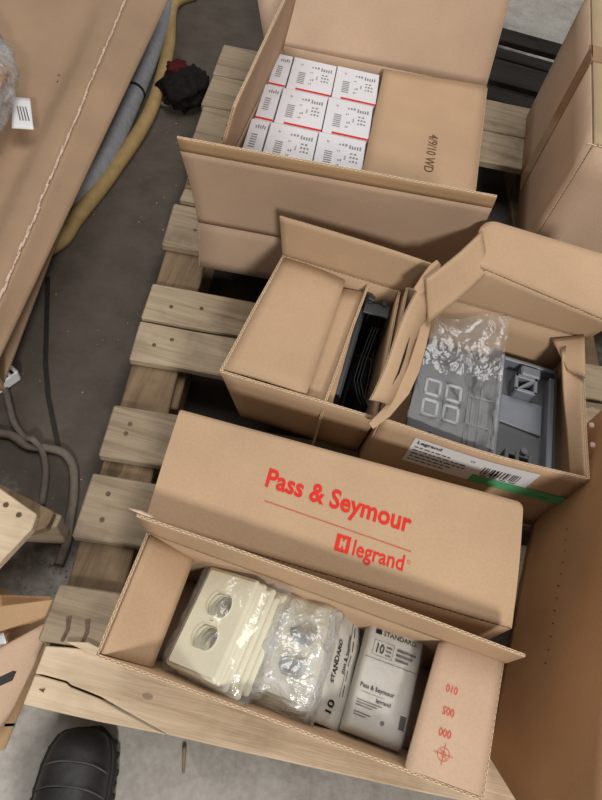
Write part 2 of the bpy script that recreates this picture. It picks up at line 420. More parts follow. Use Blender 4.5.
for s_, u_, v_ in (('010', .64, .66), ('005', .475, .64), ('000', .32, .62)):
    sh.mb.text(s_, .0125, sh.fn(u_, v_, math.radians(90), 1), 2, .008, width=.85)
f_ = sh.fn(.175, .58, 0, 1)
sh.mb.ring(.0068, .0074, f_, 2); sh.mb.ring(.0028, .0034, f_, 2, 18)
for a in (0, PI/2, PI/4): 
    fa = sh.fn(.175, .58, a, 1); sh.mb.rect(-.012 if a != PI/4 else -.007, -.0003, .012 if a != PI/4 else .007, .0003, fa, 2)
sh.build('flap', fc, 'card_pink', ('redpale',), 'right end flap folded in, printed with red numbers')

# wall plates in their bags
def hole_loop(cy, n=26):
    p = []
    for i in range(n):
        a = 2*PI*i/n; p.append((.0188*math.cos(a), cy+max(-.0155, min(.0155, .0188*math.sin(a)))))
    return p
def rrect(w, h, r, n=4):
    p = []
    for cx, cy, a0 in ((w-r, h-r, 0), (-w+r, h-r, PI/2), (-w+r, -h+r, PI), (w-r, -h+r, 1.5*PI)):
        for k in range(n+1): a = a0+PI/2*k/n; p.append((cx+r*math.cos(a), cy+r*math.sin(a)))
    return p
def plate_mesh(w=.0410, l=.067, duplex=True):
    s = MB(); bm = s.bm
    top = rrect(w-.005, l-.005, .003); mid = rrect(w-.0012, l-.0012, .004); bot = rrect(w, l, .005)
    holes = [hole_loop(.0212), hole_loop(-.0212)] if duplex else [[(.0052*math.cos(2*PI*i/16), cy+.012*math.sin(2*PI*i/16)) for i in range(16)] for cy in (0,)]
    vt = [bm.verts.new((x, y, .0058)) for x, y in top]; vm = [bm.verts.new((x, y, .0045)) for x, y in mid]; vb = [bm.verts.new((x, y, 0)) for x, y in bot]
    n = len(vt)
    for A, B in ((vb, vm), (vm, vt)):
        for i in range(n): bm.faces.new((A[i], A[(i+1) % n], B[(i+1) % n], B[i])).smooth = True
    edges = [bm.edges.get((vt[i], vt[(i+1) % n])) for i in range(n)]
    for h in holes:
        hv = [bm.verts.new((x, y, .0058)) for x, y in h]; hb = [bm.verts.new((x, y, .0015)) for x, y in h]; k = len(hv)
        for i in range(k):
            edges.append(bm.edges.new((hv[i], hv[(i+1) % k])))
        for i in range(k): bm.faces.new((hv[(i+1) % k], hv[i], hb[i], hb[(i+1) % k]))
    bmesh.ops.triangle_fill(bm, edges=edges, use_beauty=True)
    for h in holes:   # raised lip round each opening
        cx, cy = sum(p[0] for p in h)/len(h), sum(p[1] for p in h)/len(h)
        o2 = [(cx+(x-cx)*1.13, cy+(y-cy)*1.13) for x, y in h]; k = len(h)
        for i in range(k):
            j = (i+1) % k
            s.face([(*h[i], .0066), (*o2[i], .0059), (*o2[j], .0059), (*h[j], .0066)]); s.face([(*h[j], .0066), (*h[j], .0056), (*h[i], .0056), (*h[i], .0066)])
    for f in bm.faces:
        f.normal_update()
    return s
pA0 = thing('wall_plate', 'ivory two-opening wall plate on top of the bagged stack at left in front carton', 'wall plate', (0,0,0), 'ivory wall plates in the left bag')
plate_mesh().build('plate', ['ivory'], pA0)
sm = MB(); sm.tube([(0, 0, .0055), (0, 0, .0068)], .0034, 14, 0, 1); sm.box((-.0028, -.0004, .0067), (.0028, .0004, .0070), None, 1); sm.build('screw', ['ivory', 'greyink'], pA0)
TL, TRp, BR, BL = V((-0.0705, 0.2425, 0.26)), V((-0.0017, 0.2278, 0.3)), V((-0.007, 0.0996, 0.3)), V((-0.078, 0.1113, 0.26))
ce = (TL+TRp+BR+BL)/4+V((.002, -.004, .004)); xa = ((TRp-TL)+(BR-BL)).normalized(); ya = ((TL-BL)+(TRp-BR)).normalized()
def dup(root, mtx, label, group=None):
    r = root.copy(); C.objects.link(r); r.matrix_world = mtx; r['label'] = label
    if group: r['group'] = group
    for ch in list(root.children):
        c = ch.copy(); C.objects.link(c); c.parent = r
        for g in ch.children:
            d = g.copy(); C.objects.link(d); d.parent = c
    return r
za = xa.cross(ya).normalized(); ya = za.cross(xa)
ords = ['second', 'third', 'fourth', 'fifth', 'sixth', 'seventh']
for i in range(7):
    mt = rot_between(xa, ya).to_4x4()
    mt.translation = ce - za*(.0066*i+.006) + xa*(.0022*i if i < 3 else .0066+.0062*(i-3)) - ya*(.0010*i)*(1 if i % 2 else -.5)
    if i == 0: pA0.matrix_world = mt
    else: dup(pA0, mt, 'ivory wall plate in the left bag, %s from the top, mostly its edge showing' % ords[i-1], 'ivory wall plates in the left bag')

def pillow(w, l, h, mtx, seed=0, crump=.005, nu=26, nv=34, freq=28, flat_end=.5, p=4):
    """a closed soft bag: two grids meeting at a thin seam"""
    s = MB(); g = {}
    for sd in (1, -1):
        for i in range(nu+1):
            for j in range(nv+1):
                u, v = 2*i/nu-1, 2*j/nv-1
                prof = max(0, (1-abs(u)**p))**.5*max(0, (1-abs(v)**p))**.5
                nz = noise.noise(V((u*w*freq, v*l*freq, seed*3.7+sd)))+.5*noise.noise(V((u*w*freq*2.3, v*l*freq*2.3, seed*5.1+sd)))
                z = sd*(h*prof+.0006)+crump*nz*min(1, .25+prof)
                x = w*u+.35*crump*noise.noise(V((v*l*freq, seed, 3))); y = l*v+.35*crump*noise.noise(V((u*w*freq, seed, 9)))
                g[sd, i, j] = s.bm.verts.new(mtx @ V((x, y, z)))
    for sd in (1, -1):
        for i in range(nu):
            for j in range(nv):
                q = [g[sd, i, j], g[sd, i+1, j], g[sd, i+1, j+1], g[sd, i, j+1]]
                s.bm.faces.new(q if sd > 0 else q[::-1]).smooth = True
    rim = [(i, 0) for i in range(nu)]+[(nu, j) for j in range(nv)]+[(i, nv) for i in range(nu, 0, -1)]+[(0, j) for j in range(nv, 0, -1)]
    for k in range(len(rim)):
        a, c = rim[k], rim[(k+1) % len(rim)]
        s.bm.faces.new((g[(1,)+a], g[(-1,)+a], g[(-1,)+c], g[(1,)+c]))
    def surf(x, y, off=.0012):
        u, v = x/w, y/l
        prof = max(0, (1-abs(u)**p))**.5*max(0, (1-abs(v)**p))**.5
        nz = noise.noise(V((u*w*freq, v*l*freq, seed*3.7+1)))+.5*noise.noise(V((u*w*freq*2.3, v*l*freq*2.3, seed*5.1+1)))
        return mtx @ V((x, y, h*prof+.0006+crump*nz*min(1, .25+prof)+off))
    return s, surf
mA = rot_between(xa, ya).to_4x4(); mA.translation = ce - za*.020 + xa*.015
s, _ = pillow(.066, .075, .037, mA, 2, .007, p=6); bo = s.build('plastic_bag', ['film']); base_origin(bo)
tag(bo, 'clear plastic bag wrapped round the ivory wall plates at left in front carton', 'bag')

# second bag: plates lying deeper, clear film
pB = thing('wall_plate', 'ivory wall plate lying flat on top inside the middle crumpled bag', 'wall plate', (0,0,0), 'ivory wall plates in the middle bag')
plate_mesh().build('plate', ['ivory'], pB)
for i in range(4):
    mt = Mx.Translation(V((.083-.002*i, .166-.002*i, .252-.0095*i))) @ Mx.Rotation(math.radians(-7+3*i), 4, 'Z') @ Mx.Rotation(math.radians(-10), 4, 'Y')
    if i == 0: pB.matrix_world = mt
    else: dup(pB, mt, 'ivory wall plate in the middle crumpled bag, %s from the top' % ords[i-1], 'ivory wall plates in the middle bag')
mB = Mx.Translation(V((.080, .160, .250))) @ Mx.Rotation(math.radians(-6), 4, 'Z') @ Mx.Rotation(math.radians(-10), 4, 'Y')
s, _ = pillow(.049, .075, .040, mB, 5, .012, freq=30, p=5); bo = s.build('plastic_bag', ['film_white']); base_origin(bo)
tag(bo, 'clear crumpled plastic bag in the middle of front carton, between two others', 'bag')

# third: narrow white printed bag standing on edge
mC = frame((.1405, .160, .246), (-.10, -1, 0), (.62, -.05, .80)) 
mC = frame((.138, .160, .240), (.05, 1, 0), (-.75, .0, .66))
s, sf = pillow(.073, .034, .010, mC, 9, .003, nu=34, nv=20, freq=40)
f3 = lambda x, y: sf(x, y)
s.text('10', .019, lambda x, y: sf(-.052+x, .004+y), 1, .02)
s.text('STANDARD', .0105, lambda x, y: sf(.004+x, .012+y), 1, .02)
s.text('Pass & Seymour', .008, lambda x, y: sf(.018+x, -.004+y), 1, .01)
s.rect(-.036, -.0075, .06, -.0068, sf, 1, 20)
for k in range(5): s.rect(-.034+.019*k, -.013, -.020+.019*k, -.0118, sf, 1, 4)
bo = s.build('printed_bag', ['polybag', 'blackink']); base_origin(bo)
tag(bo, 'narrow white printed bag on edge, lettering running sideways, in middle of front carton', 'bag')

# fourth: grey-white printed pack lying flat
mD = frame((.206, .158, .236), (1, -.10, .02), (.09, 1, .03))
pk = thing('printed_pack', 'grey-white printed pack with a boxed number 10, right end of front carton', 'pack', (.208, .163, .205))
s, sf = pillow(.041, .074, .022, mD, 12, .0018, nu=34, nv=48, freq=22, p=14)
s.rect(-.030, .0505, -.0215, .0565, sf, 1, 4)
s.text('STANDARD.', .0088, lambda x, y: sf(-.019+x, .0535+y), 1, .006, 'LEFT', 1.0)
s.text('10', .0165, lambda x, y: sf(-.0195+x, .0325+y), 1, .02, width=.8)
for x0, y0, x1, y1 in ((-.0285, .0425, -.0005, .0429), (-.0285, .0235, -.0005, .0239), (-.0285, .0235, -.0281, .0429), (-.0009, .0235, -.0005, .0429)): s.rect(x0, y0, x1, y1, sf, 1, 8)
for k in range(3):
    s.rect(-.0105, .0385-.005*k, -.003, .0365-.005*k, sf, 2, 4)
    s.rect(.004, .0405-.0062*k, .030-.004*k, .0372-.0062*k, sf, 2, 10)
s.rect(-.036, .0185, .036, .0191, sf, 1, 24)
s.text('Pass & Seymour', .0078, lambda x, y: sf(-.033+x, -.017+y), 1, .02, 'LEFT', .92)
s.rect(-.030, -.0245, .002, -.0241, sf, 1, 12)
s.text('legrand', .0075, lambda x, y: sf(-.008+x, -.0295+y), 1, .02, 'LEFT', .9)
for k in range(3): s.rect(-.033, -.0355-.0032*k, .002-.006*k, -.0345-.0032*k, sf, 2, 10)
for k in range(2): s.rect(-.033, -.050-.0032*k, -.010-.006*k, -.049-.0032*k, sf, 2, 8)
s.ring(.0, .0028, sf, 2, 12, .006, -.052)
for k in range(7): s.rect(.0265, -.052+.0024*k, .0345, -.0505+.0024*k, sf, 1, 3)
s.build('sleeve', ['polybag', 'blackink', 'greyink'], pk)
s, _ = pillow(.047, .081, .0255, mD, 14, .0022, nu=26, nv=34, freq=24, p=6); s.build('clear_wrap', ['film_edge'], pk)

# ------------------------------------------------------------------ lettered carton behind it
lc = thing('lettered_carton', 'closed narrow carton with large red lettering on its lid', 'carton', (.09, .34, .142))
lFL, lFR = V((-0.1605, 0.2645, 0.302)), V((0.3507, 0.252, 0.302)); 
lRR, lRL = V((.352, .421, .302)), V((-.163, .427, .302))
carton(lc, (lFL, lFR, lRR, lRL), .142, 'card')
sh = Sheet(lFL+V((0, -.001, .004)), lFR+V((0, -.001, .004)), V((0.3497, 0.4228, 0.337)), V((-0.1659, 0.4246, 0.337)), nu=56, nv=24, round_=(.003, .010), seed=11, wob=.0012, bow=lambda u, v: .004*math.sin(PI*v)).make()
# lettering placed along the lid
def lid(px_u, px_v, ang=0.): return sh.fn(px_u, px_v, ang, 1)
sh.mb.text('Pass & Seymour', .0365, lid(.487, .585, math.radians(-2.2)), 2, .026, width=.89)
sh.mb.rect(-.100, -.0005, .112, .0005, lid(.487, .385, math.radians(-3.2)), 3, 24)
sh.mb.text('legrand', .0285, lid(.622, .242, math.radians(-1.5)), 2, .014, width=.88)
fl_ = lid(.523, .258, math.radians(-1.5))
sh.mb.rect(-.0105, -.011, .0095, -.007, fl_, 2); sh.mb.rect(-.0105, .007, .0095, .011, fl_, 2); sh.mb.rect(-.0105, -.007, -.0045, .007, fl_, 2); sh.mb.rect(.0045, -.007, .0095, .007, fl_, 2)
sh.mb.rect(-.0015, -.007, .0012, -.0035, fl_, 2); sh.mb.rect(-.0015, .0035, .0012, .007, fl_, 2)
sh.mb.ring(.0018, .0024, lid(.704, .262), 3, 14)
sh.build('lid_flap', lc, 'card', ('red', 'redpale'))
sheet('flap', lc, lRL+V((.003, -.003, 0)), lFL+V((.003, .003, 0)), lFL+V((.07, .012, -.004)), lRL+V((.07, -.012, -.004)), 'card', seed=12, nu=8)
sheet('flap', lc, lFR+V((-.003, .003, 0)), lRR+V((-.003, -.003, 0)), lRR+V((-.07, -.012, -.004)), lFR+V((-.07, .012, -.004)), 'card', seed=13, nu=8)

# ------------------------------------------------------------------ middle carton with divider (left of the torn one)
ZM = .32
mc = thing('divided_carton', 'half-open carton with folded-in brown flaps and black plastic parts', 'carton', (0, .65, .142))
a0, a1, a2, a3 = V((-.133, .520, ZM)), V((.119, .511, ZM)), V((.121, .787, ZM)), V((-.099, .799, ZM))
carton(mc, (a0, a1, a2, a3), .142, 'card', feet=((-.100, .556), (.119, .545), (.121, .787), (-.085, .799)))
sheet('flap', mc, a2+V((.012, .002, 0)), a3+V((-.001, .002, -.003)), V((-.116, .803, .402)), V((.160, .797, .392)), 'card', label='rear flap standing up, its top edge bowed', nu=22, seed=21,
      bow=lambda u, v: .004*v*math.sin(PI*u))
b = MB()
sheet('flap', mc, a3+V((.003, -.004, -.002)), a0+V((.003, .006, -.002)), V((.006, .523, .312)), V((.022, .783, .312)), 'card', label='left flap folded flat over the carton', nu=10, seed=22, bow=lambda u, v: .004*math.sin(PI*v))
sheet('flap', mc, V((.050, .520, .296)), V((.060, .785, .296)), V((-.02, .778, .292)), V((-.03, .530, .292)), 'card', label='lower flap under the left one', nu=8, seed=23)
sheet('divider', mc, V((.040, .515, .150)), V((.063, .790, .150)), V((.063, .793, .318)), V((.038, .516, .318)), 'card', nu=12, seed=24)
# black parts inside
bp = thing('black_plate', 'dark plastic plate leaning on the divider in the half-open carton', 'plastic plate', (.08, .64, .15))
b = MB(); m_ = frame((.054, .555, .285), (.05, 1, .0), (-.12, 0, .99))
b.box((0, -.12, -.003), (.200, .0, .003), m_, 0, .0012); b.box((.0, -.012, .003), (.200, -.002, .007), m_, 0, .001); b.box((.0, -.004, -.004), (.200, .004, .005), m_, 0, .001)
b.build('panel', ['black_grey'], bp)
bb = thing('black_bracket', 'charcoal plastic bracket with notched top at rear of the half-open carton', 'plastic bracket', (.10, .76, .15))
b = MB(); m_ = frame((.067, .769, .150), (1, -.02, 0), (0, 0, 1)) @ Mx.Scale(.85, 4, (1, 0, 0))
b.prism([(0, 0), (.056, 0), (.056, .140), (.046, .140), (.046, .150), (.036, .150), (.036, .138), (.018, .138), (.018, .155), (.004, .158), (0, .15)], -.006, .006, m_, 0, .001)
b.box((.0, .142, .004), (.054, .147, .03), m_, 0, .001); b.box((.012, .02, .006), (.016, .135, .022), m_, 0, .001); b.box((.038, .02, .006), (.042, .135, .022), m_, 0, .001)
b.tube([m_ @ V((.010, .146, -.0065)), m_ @ V((.010, .146, .0075))], .005, 10, 0, 1)
b.build('body', ['black_grey'], bb)
b = MB(); b.box((.072, .560, .146), (.116, .750, .158), None, 0, .004); b.build('housing', ['black_plastic'], bb)
bs = thing('black_strip', 'thin black curved plastic strip standing in the half-open carton', 'plastic strip', (.09, .62, .15))
b = MB()
pts = [(.090, .720, .285), (.086, .690, .285), (.080, .640, .285), (.078, .600, .28), (.088, .575, .276), (.100, .560, .27)]
for k in range(3):
    rr = []
    for p in pts:
        q = V(p)+V((.0055*k, .002*k, -.002*k)); rr.append([q+V((-.0005, 0, 0)), q+V((.0005, 0, 0)), q+V((.0005, 0, -.11)), q+V((-.0005, 0, -.11))])
    b.loft(rr, 0, True, False)
b.build('strip', ['black_plastic'], bs)

# ------------------------------------------------------------------ torn carton with grey covers (right of it)
ZT = .335
tc_ = thing('torn_carton', 'open carton with torn flaps and a green-striped label, holding grey plastic covers', 'carton', (.29, .64, .142))
c0, c1, c2, c3 = V((.128, .502, ZT)), V((.452, .494, ZT)), V((.452, .778, ZT)), V((.131, .786, ZT))
# front panel carries the label
ft = [V((p.x, p.y, .142)) for p in (c0, c1, c2, c3)]
shf = Sheet(ft[0], ft[1], c1, c0, nu=20, nv=8, seed=31, wob=.002, bow=lambda u, v: .006*math.sin(PI*u)*v).make(); shf.build('side_panel', tc_, 'card')
carton(tc_, (c0, c1, c2, c3), .142, 'card', skip=(0,))
lab = MB()
def onfront(x, z, off=.0032):
    u = (x-c0.x)/(c1.x-c0.x); v = (z-.142)/(ZT-.142)
    return shf.pt(u, v, off)
def lf(x, y): return onfront(.186+x, .2415+y)
def lf2(x, y): return onfront(.186+x, .2415+y, .0036)
lab.rect(0, 0, .200, .077, lf, 0, 16)
lab.rect(.112, -.003, .272, .0245, lf2, 1, 10)
lab.text('Legrand', .0125, lambda x, y: lf2(.006+x, .0665+y), 2, .03, 'LEFT')
for k, w in enumerate((.055, .078, .088, .070, .060)):
    xx = .006
    while xx < .006+w:
        ww = random.uniform(.004, .012); lab.rect(xx, .0505-.0100*k, min(xx+ww, .1), .0535-.0100*k, lf2, 2); xx += ww+.0022
lab.ring(.0025, .0034, lf2, 2, 12, .098, .062)
xx = .120
while xx < .182:
    ww = random.choice((.0013, .0020, .0030)); lab.rect(xx, .032, xx+ww, .056, lf2, 2); xx += ww+random.choice((.0016, .0026, .0034))
for k in range(4): lab.rect(.122+.016*k, .0268, .133+.016*k, .0294, lf2, 2)
lab.rect(.226, .009, .246, .0105, lf2, 2)
lab.build('shipping_label', ['white', 'green', 'blackink'], tc_, 'white label with a green band and barcode')
# rear flap in two bends
e1, e2 = V((.245, .800, .408)), V((.470, .762, .398))
sheet('flap', tc_, c3+V((.05, .003, -.002)), c2+V((.012, .003, -.002)), e2, e1, 'card', label='rear flap, lower half standing upright', seed=33, nu=14)
sheet('flap', tc_, e1+V((-.010, .001, .001)), e2+V((.006, .001, .001)), V((.470, .872, .442)), V((.212, .885, .442)), 'card', label='rear flap, upper half bent backwards', seed=34, nu=16, round_=(.035, .0), bow=lambda u, v: -.004*math.sin(PI*v))
sheet('flap', tc_, V((.171, .694, .362)), V((.252, .806, .402)), V((.224, .858, .436)), V((.144, .728, .420)), 'card', label='creased corner flap at rear left', seed=35, nu=10, bow=lambda u, v: .006*math.sin(PI*u))
# left flap, torn, leaning outwards
s = Sheet(V((.133, .522, .345)), V((.172, .727, .352)), V((.140, .745, .402)), V((.097, .500, .378)), nu=18, nv=8, seed=36, wob=.004, bow=lambda u, v: .006*math.sin(PI*v)+.004*math.sin(7*u)).make()
sl = s.fn(.40, .45, math.radians(3), 1)
so = s.build('flap', tc_, 'card', label='torn left flap leaning outwards with a slot')
b = MB()
f_ = lambda x, y: s.pt(.40+x/s.Lu, .5+y/s.Lv, -.0028)
f2_ = lambda x, y: s.pt(.40+x/s.Lu, .5+y/s.Lv, .0028)
for ff in (f_, f2_):
    pts = [(-.055, .004), (-.03, -.002), (.0, -.003), (.04, .003), (.0, .0035), (-.03, .003)]
    b.face([ff(*p) for p in pts], 0)
b.build('slot', ['strap'], so)
# torn strands at its foot and head
b = MB()
def ribbon(pts, w, t=.002, mat=0):
    rr = []
    for i, p in enumerate(pts):
        p = V(p); d = (V(pts[min(i+1, len(pts)-1)])-V(pts[max(i-1, 0)])).normalized(); sd = d.cross(V((.3, -.5, .8))).normalized(); n = sd.cross(d); ww = w*(.5+.7*math.sin(PI*(.15+.8*i/(len(pts)-1))))
        rr.append([p+sd*ww+n*t, p-sd*ww+n*t, p-sd*ww-n*t, p+sd*ww-n*t])
    b.loft(rr, mat, True, False)
ribbon([(.172, .735, .350), (.166, .655, .352), (.160, .600, .350), (.150, .555, .348), (.130, .510, .344), (.112, .486, .332)], .009)
b.build('torn_strip', ['card'], so)
b = MB(); ribbon([(.136, .715, .400), (.148, .742, .406), (.156, .765, .410), (.162, .782, .412)], .009); b.build('torn_strip', ['card'], so)
# right flap: crumpled inward at the rear corner
sheet('flap', tc_, c1+V((-.003, .004, 0)), c2+V((-.003, -.004, 0)), V((.416, .745, .330)), V((.442, .505, .300)), 'card', label='narrow right flap tucked inwards', seed=37, nu=12, wob=.003)
sheet('flap', tc_, V((.450, .68, .345)), V((.452, .775, .345)), V((.405, .768, .322)), V((.430, .70, .326)), 'card', label='crumpled corner piece at rear right', seed=38, nu=8, wob=.006)
for y_ in (.585, .548):
    b = MB(); b.box((.455, y_, .337), (.463, y_+.010, .343), None, 0, .002); b.build('paper_scrap', ['fray'], tc_)

# grey covers inside
def gframe(zt): return frame((.18, .518, zt), (1, -.02, 0), (.0, 1, 0))
gl = thing('grey_cover', 'grey plastic cover with four small windows, under the clear bag', 'plastic cover', (.25, .64, .25))
GX = (V((0.329, 0.5136, 0.27))-V((0.1749, 0.5203, 0.27))).normalized(); GY = (V((0.3311, 0.7711, 0.27))-V((0.3313, 0.539, 0.27))).normalized()
m_ = frame(V((0.1789, 0.5202, 0.262)), GX, GY)
wL, hL = .150, .215
b = MB(); b.box((0, 0, -.012), (wL, hL, 0), m_, 0, .003)
b.box((0, 0, 0), (wL, .006, .004), m_, 0, .001); b.box((0, 0, 0), (.005, hL, .003), m_, 0, .001); b.box((wL-.006, 0, 0), (wL, hL, .006), m_, 1, .001)
for x in (.096, .104, .118): b.box((x, .012, 0), (x+.003, .150, .004), m_, 1, .001)
b.box((.098, .066, 0), (.138, .070, .004), m_, 1, .001); b.box((.098, .126, 0), (.138, .130, .004), m_, 1, .001)
b.build('body', ['dgrey_plastic', 'grey_plastic'], gl)
for i in range(2):
    for j in range(2):
        x, y = .018+i*.037, .058+j*.044
        b = MB(); w_, h_ = .030, .036
        for q in ((0, 0, w_, .005), (0, h_-.005, w_, h_), (0, 0, .005, h_), (w_-.005, 0, w_, h_)): b.box((q[0]+x, q[1]+y, 0), (q[2]+x, q[3]+y, .005), m_, 0, .001)
        o = b.build('window_frame', ['frame_grey'], gl); b = MB(); b.box((x+.004, y+.004, .0), (x+w_-.004, y+h_-.004, .0015), m_, 0); b.build('pane', ['dgrey_plastic'], o)
b = MB(); b.tube([m_ @ V((.040, .026, -.001)), m_ @ V((.040, .026, .004))], .0065, 14, 0, 1); b.tube([m_ @ V((.040, .026, .003)), m_ @ V((.040, .026, .0046))], .0036, 12, 1, 1); b.build('knockout', ['grey_plastic', 'black_plastic'], gl)

gr = thing('grey_tray', 'grey plastic tray with raised rim, clips and latch, at right in the torn carton', 'plastic tray', (.37, .65, .25))
m_ = frame(V((0.3245, 0.5189, 0.268)), GX, GY)
wR, hR = .106, .232
b = MB(); b.box((0, 0, -.030), (wR, hR, -.022), m_, 0, .002); b.build('base', ['grey_plastic'], gr)
b = MB()
b.box((0, 0, -.030), (.008, hR, .004), m_, 0, .002); b.box((wR-.013, 0, -.030), (wR, hR-.02, .002), m_, 0, .002); b.box((wR-.004, 0, -.030), (wR, hR, .006), m_, 1, .001)
b.box((0, hR-.008, -.030), (wR, hR, .002), m_, 0, .002); b.box((0, .0, -.030), (wR, .007, .003), m_, 0, .002); b.build('rim', ['lgrey_plastic', 'dgrey_plastic'], gr)
b = MB(); lx, ly = .028, .158
for q in ((0, 0, .042, .007), (0, .030, .042, .038), (0, 0, .007, .038), (.035, 0, .042, .038)): b.box((lx+q[0], ly+q[1], -.022), (lx+q[2], ly+q[3], .006), m_, 0, .0015)
b.box((lx+.010, ly+.038, -.01), (lx+.046, ly+.060, .008), m_, 0, .003); b.prism([(lx+.007, ly+.007), (lx+.012, ly+.007), (lx+.035, ly+.026), (lx+.035, ly+.031), (lx+.030, ly+.031)], -.02, .004, m_, 0)
b.build('latch', ['lgrey_plastic'], gr)
b = MB(); b.prism([(.010, .100), (.090, .092), (.090, .158), (.014, .158)], -.0215, -.0165, m_, 0, .001); b.build('card_insert', ['lgrey_plastic'], gr)
b = MB()
for x0 in (.022, .040, .062): b.box((x0, .006, -.022), (x0+.007, .034, .003), m_, 0, .001)
b.box((.022, .026, -.022), (.069, .032, .001), m_, 0, .001); b.box((.030, -.016, -.03), (.036, .006, -.004), m_, 0, .001); b.box((.055, -.016, -.03), (.061, .006, -.004), m_, 0, .001)
b.box((.020, -.018, -.030), (.080, -.012, -.008), m_, 0, .001)
b.build('clip', ['grey_plastic'], gr)
b = MB(); b.tube([m_ @ V((.052, .036, -.02)), m_ @ V((.054, .037, .004))], .0045, 10, 0, 1); b.tube([m_ @ V((.053, .0365, .003)), m_ @ V((.054, .037, .007))], (.007, .006), 10, 0, 1); b.build('white_plug', ['lgrey_plastic'], gr)

# clear bag over the left cover, bunched at its top
s = MB(); nu, nv = 40, 60
q00, q10, q11, q01 = V((0.1721, 0.5341, 0.285)), V((0.3212, 0.5093, 0.285)), V((0.3191, 0.7785, 0.335)), V((0.1889, 0.7374, 0.335))
g = {}
for i in range(nu+1):
    for j in range(nv+1):
        u, v = i/nu, j/nv
        p = (q00*(1-u)+q10*u)*(1-v)+(q01*(1-u)+q11*u)*v
        am = .0008+.016*max(0, (v-.55)/.45)
        nz = noise.noise(V((p.x*26, p.y*26, 2.2)))+.5*abs(noise.noise(V((p.x*60, p.y*34, 7.7))))
        p = p+V((0, 0, am*nz-.030*max(0, .06-v)/.06)); p.x += .3*am*noise.noise(V((p.y*50, 1, 4)))
        g[i, j] = s.bm.verts.new(p)
for i in range(nu):
    for j in range(nv):
        f = s.bm.faces.new((g[i, j], g[i+1, j], g[i+1, j+1], g[i, j+1])); f.smooth = True; f.material_index = int(j > nv*.52+4*noise.noise(V((i*.15, 0, 0))))
bo = s.build('plastic_bag', ['film_grey', 'film_bunched']); base_origin(bo); tag(bo, 'clear crumpled plastic bag over the grey cover in the torn carton', 'bag')

# ------------------------------------------------------------------ rear carton with white boxes
rc = thing('wide_carton', 'wide open carton at the rear holding white boxes under tall flaps', 'carton', (0, 1.25, .142))
ZR = .266
b0, b1, b2_, b3 = V((-.284, .886, ZR)), V((.254, .945, ZR)), V((.263, 1.652, ZR)), V((-.284, 1.594, ZR))
carton(rc, (b0, b1, b2_, b3), .142, 'card_pink')
sheet('flap', rc, b0+V((-.002, -.002, 0)), b1+V((0, -.002, 0)), b1.lerp(V((0.2232, 0.8739, 0.498)), .87), b0.lerp(V((-0.2948, 0.805, 0.5)), .87), 'card_pink', label='front flap standing up, leaning outwards', seed=41, nu=24, nv=12, bow=lambda u, v: -.006*math.sin(PI*v))
sheet('flap_edge', rc, b0.lerp(V((-0.2948, 0.805, 0.5)), .872), b1.lerp(V((0.2232, 0.8739, 0.498)), .872), V((0.2239, 0.8768, 0.496)), V((-0.2963, 0.809, 0.497)), 'card_mid', label='brown strip along the top of the front flap', seed=45, nu=24, nv=3)
sheet('flap', rc, b2_+V((-.002, .002, 0)), b3+V((-.050, -.004, 0)), (-0.3955, 1.7, 0.3438), V((.235, 1.757, .53)), 'card_pink', label='rear flap leaning back', seed=42, nu=20, nv=12)
sheet('flap', rc, b3+V((0, -.004, 0)), b0+V((0, .004, 0)), V((-.236, .92, .500)), V((-.250, 1.585, .500)), 'card', label='left flap standing upright', seed=43, nu=16, nv=10)
sh = Sheet(b1+V((-.001, .012, .006)), b2_+V((-.002, -.006, .006)), V((-.014, 1.590, .2755)), V((.006, .955, .2755)), nu=18, nv=10, seed=44).make()
sh.mb.text('4/9/10 WD', .030, sh.fn(.50, .44, math.radians(180), 1), 2, .005, width=1.1)
sh.build('flap', rc, 'card', ('brownink',), 'right flap folded flat over the boxes, dated')
# white boxes
wb0 = thing('white_box', 'x', 'box', (0,0,0), 'white boxes in the rear carton')
def white_box(w, d, h):
    s = MB(); s.box((0, 0, 0), (w-.0015, d-.0015, h), None, 0, .0008)
    f = lambda x, y: V((x, y, h+.0005))
    return s, f
wide = MB()
s, f = white_box(.112, .146, .1215)
s.rect(.022, .0, .111, .008, f, 1)
for k in range(7): s.rect(.020, .030+.0078*k, .038, .0335+.0078*k, f, 2)
for x, y, w, h in ((.050, .110, .022, .010), (.074, .104, .030, .016), (.048, .086, .008, .008), (.066, .060, .004, .022), (.078, .056, .022, .008), (.078, .070, .022, .008), (.078, .084, .018, .006), (.052, .052, .010, .008), (.050, .034, .008, .008), (.022, .112, .006, .010)):
    n = max(2, int(w/.006))
    for k in range(n): s.rect(x+w*k/n, y, x+w*(k+.62)/n, y+h*random.uniform(.5, 1), f, 3)
s.build('carton_body', ['whitebox', 'red', 'palegreyink', 'palegreyink'], wb0)
ra = math.radians(6.2); ry = math.radians(5.2)
org = V((-.2385, 1.556, .146))
ux, uy = V((math.cos(ra), math.sin(ra), 0)), V((-math.sin(ry)*.45, 1, 0)).normalized()
rows = ['back row', 'middle row', 'front row']
first = True
def place(m, lab):
    global first
    if first: wb0.matrix_world = m; wb0['label'] = lab; first = False
    else: dup(wb0, m, lab)
for r in range(3):
    for c_ in range(2):
        p = org + ux*(.113*c_) - uy*(.1475*(r+1)) + V((0, 0, 0))
        mt = Mx.Rotation(math.radians(4.5), 4, 'Z'); mt.translation = p
        place(mt, 'white printed box in the rear carton, %s, %s' % (rows[r], ('middle column', 'right column beside the folded flap')[c_]))
wn = thing('white_box', 'x', 'box', (0,0,0), 'white boxes in the rear carton')
s, f = white_box(.043, .146, .1215)
s.rect(.0, .0, .042, .008, f, 1)
for k in range(6): s.rect(.010, .040+.009*k, .024, .044+.009*k, f, 2)
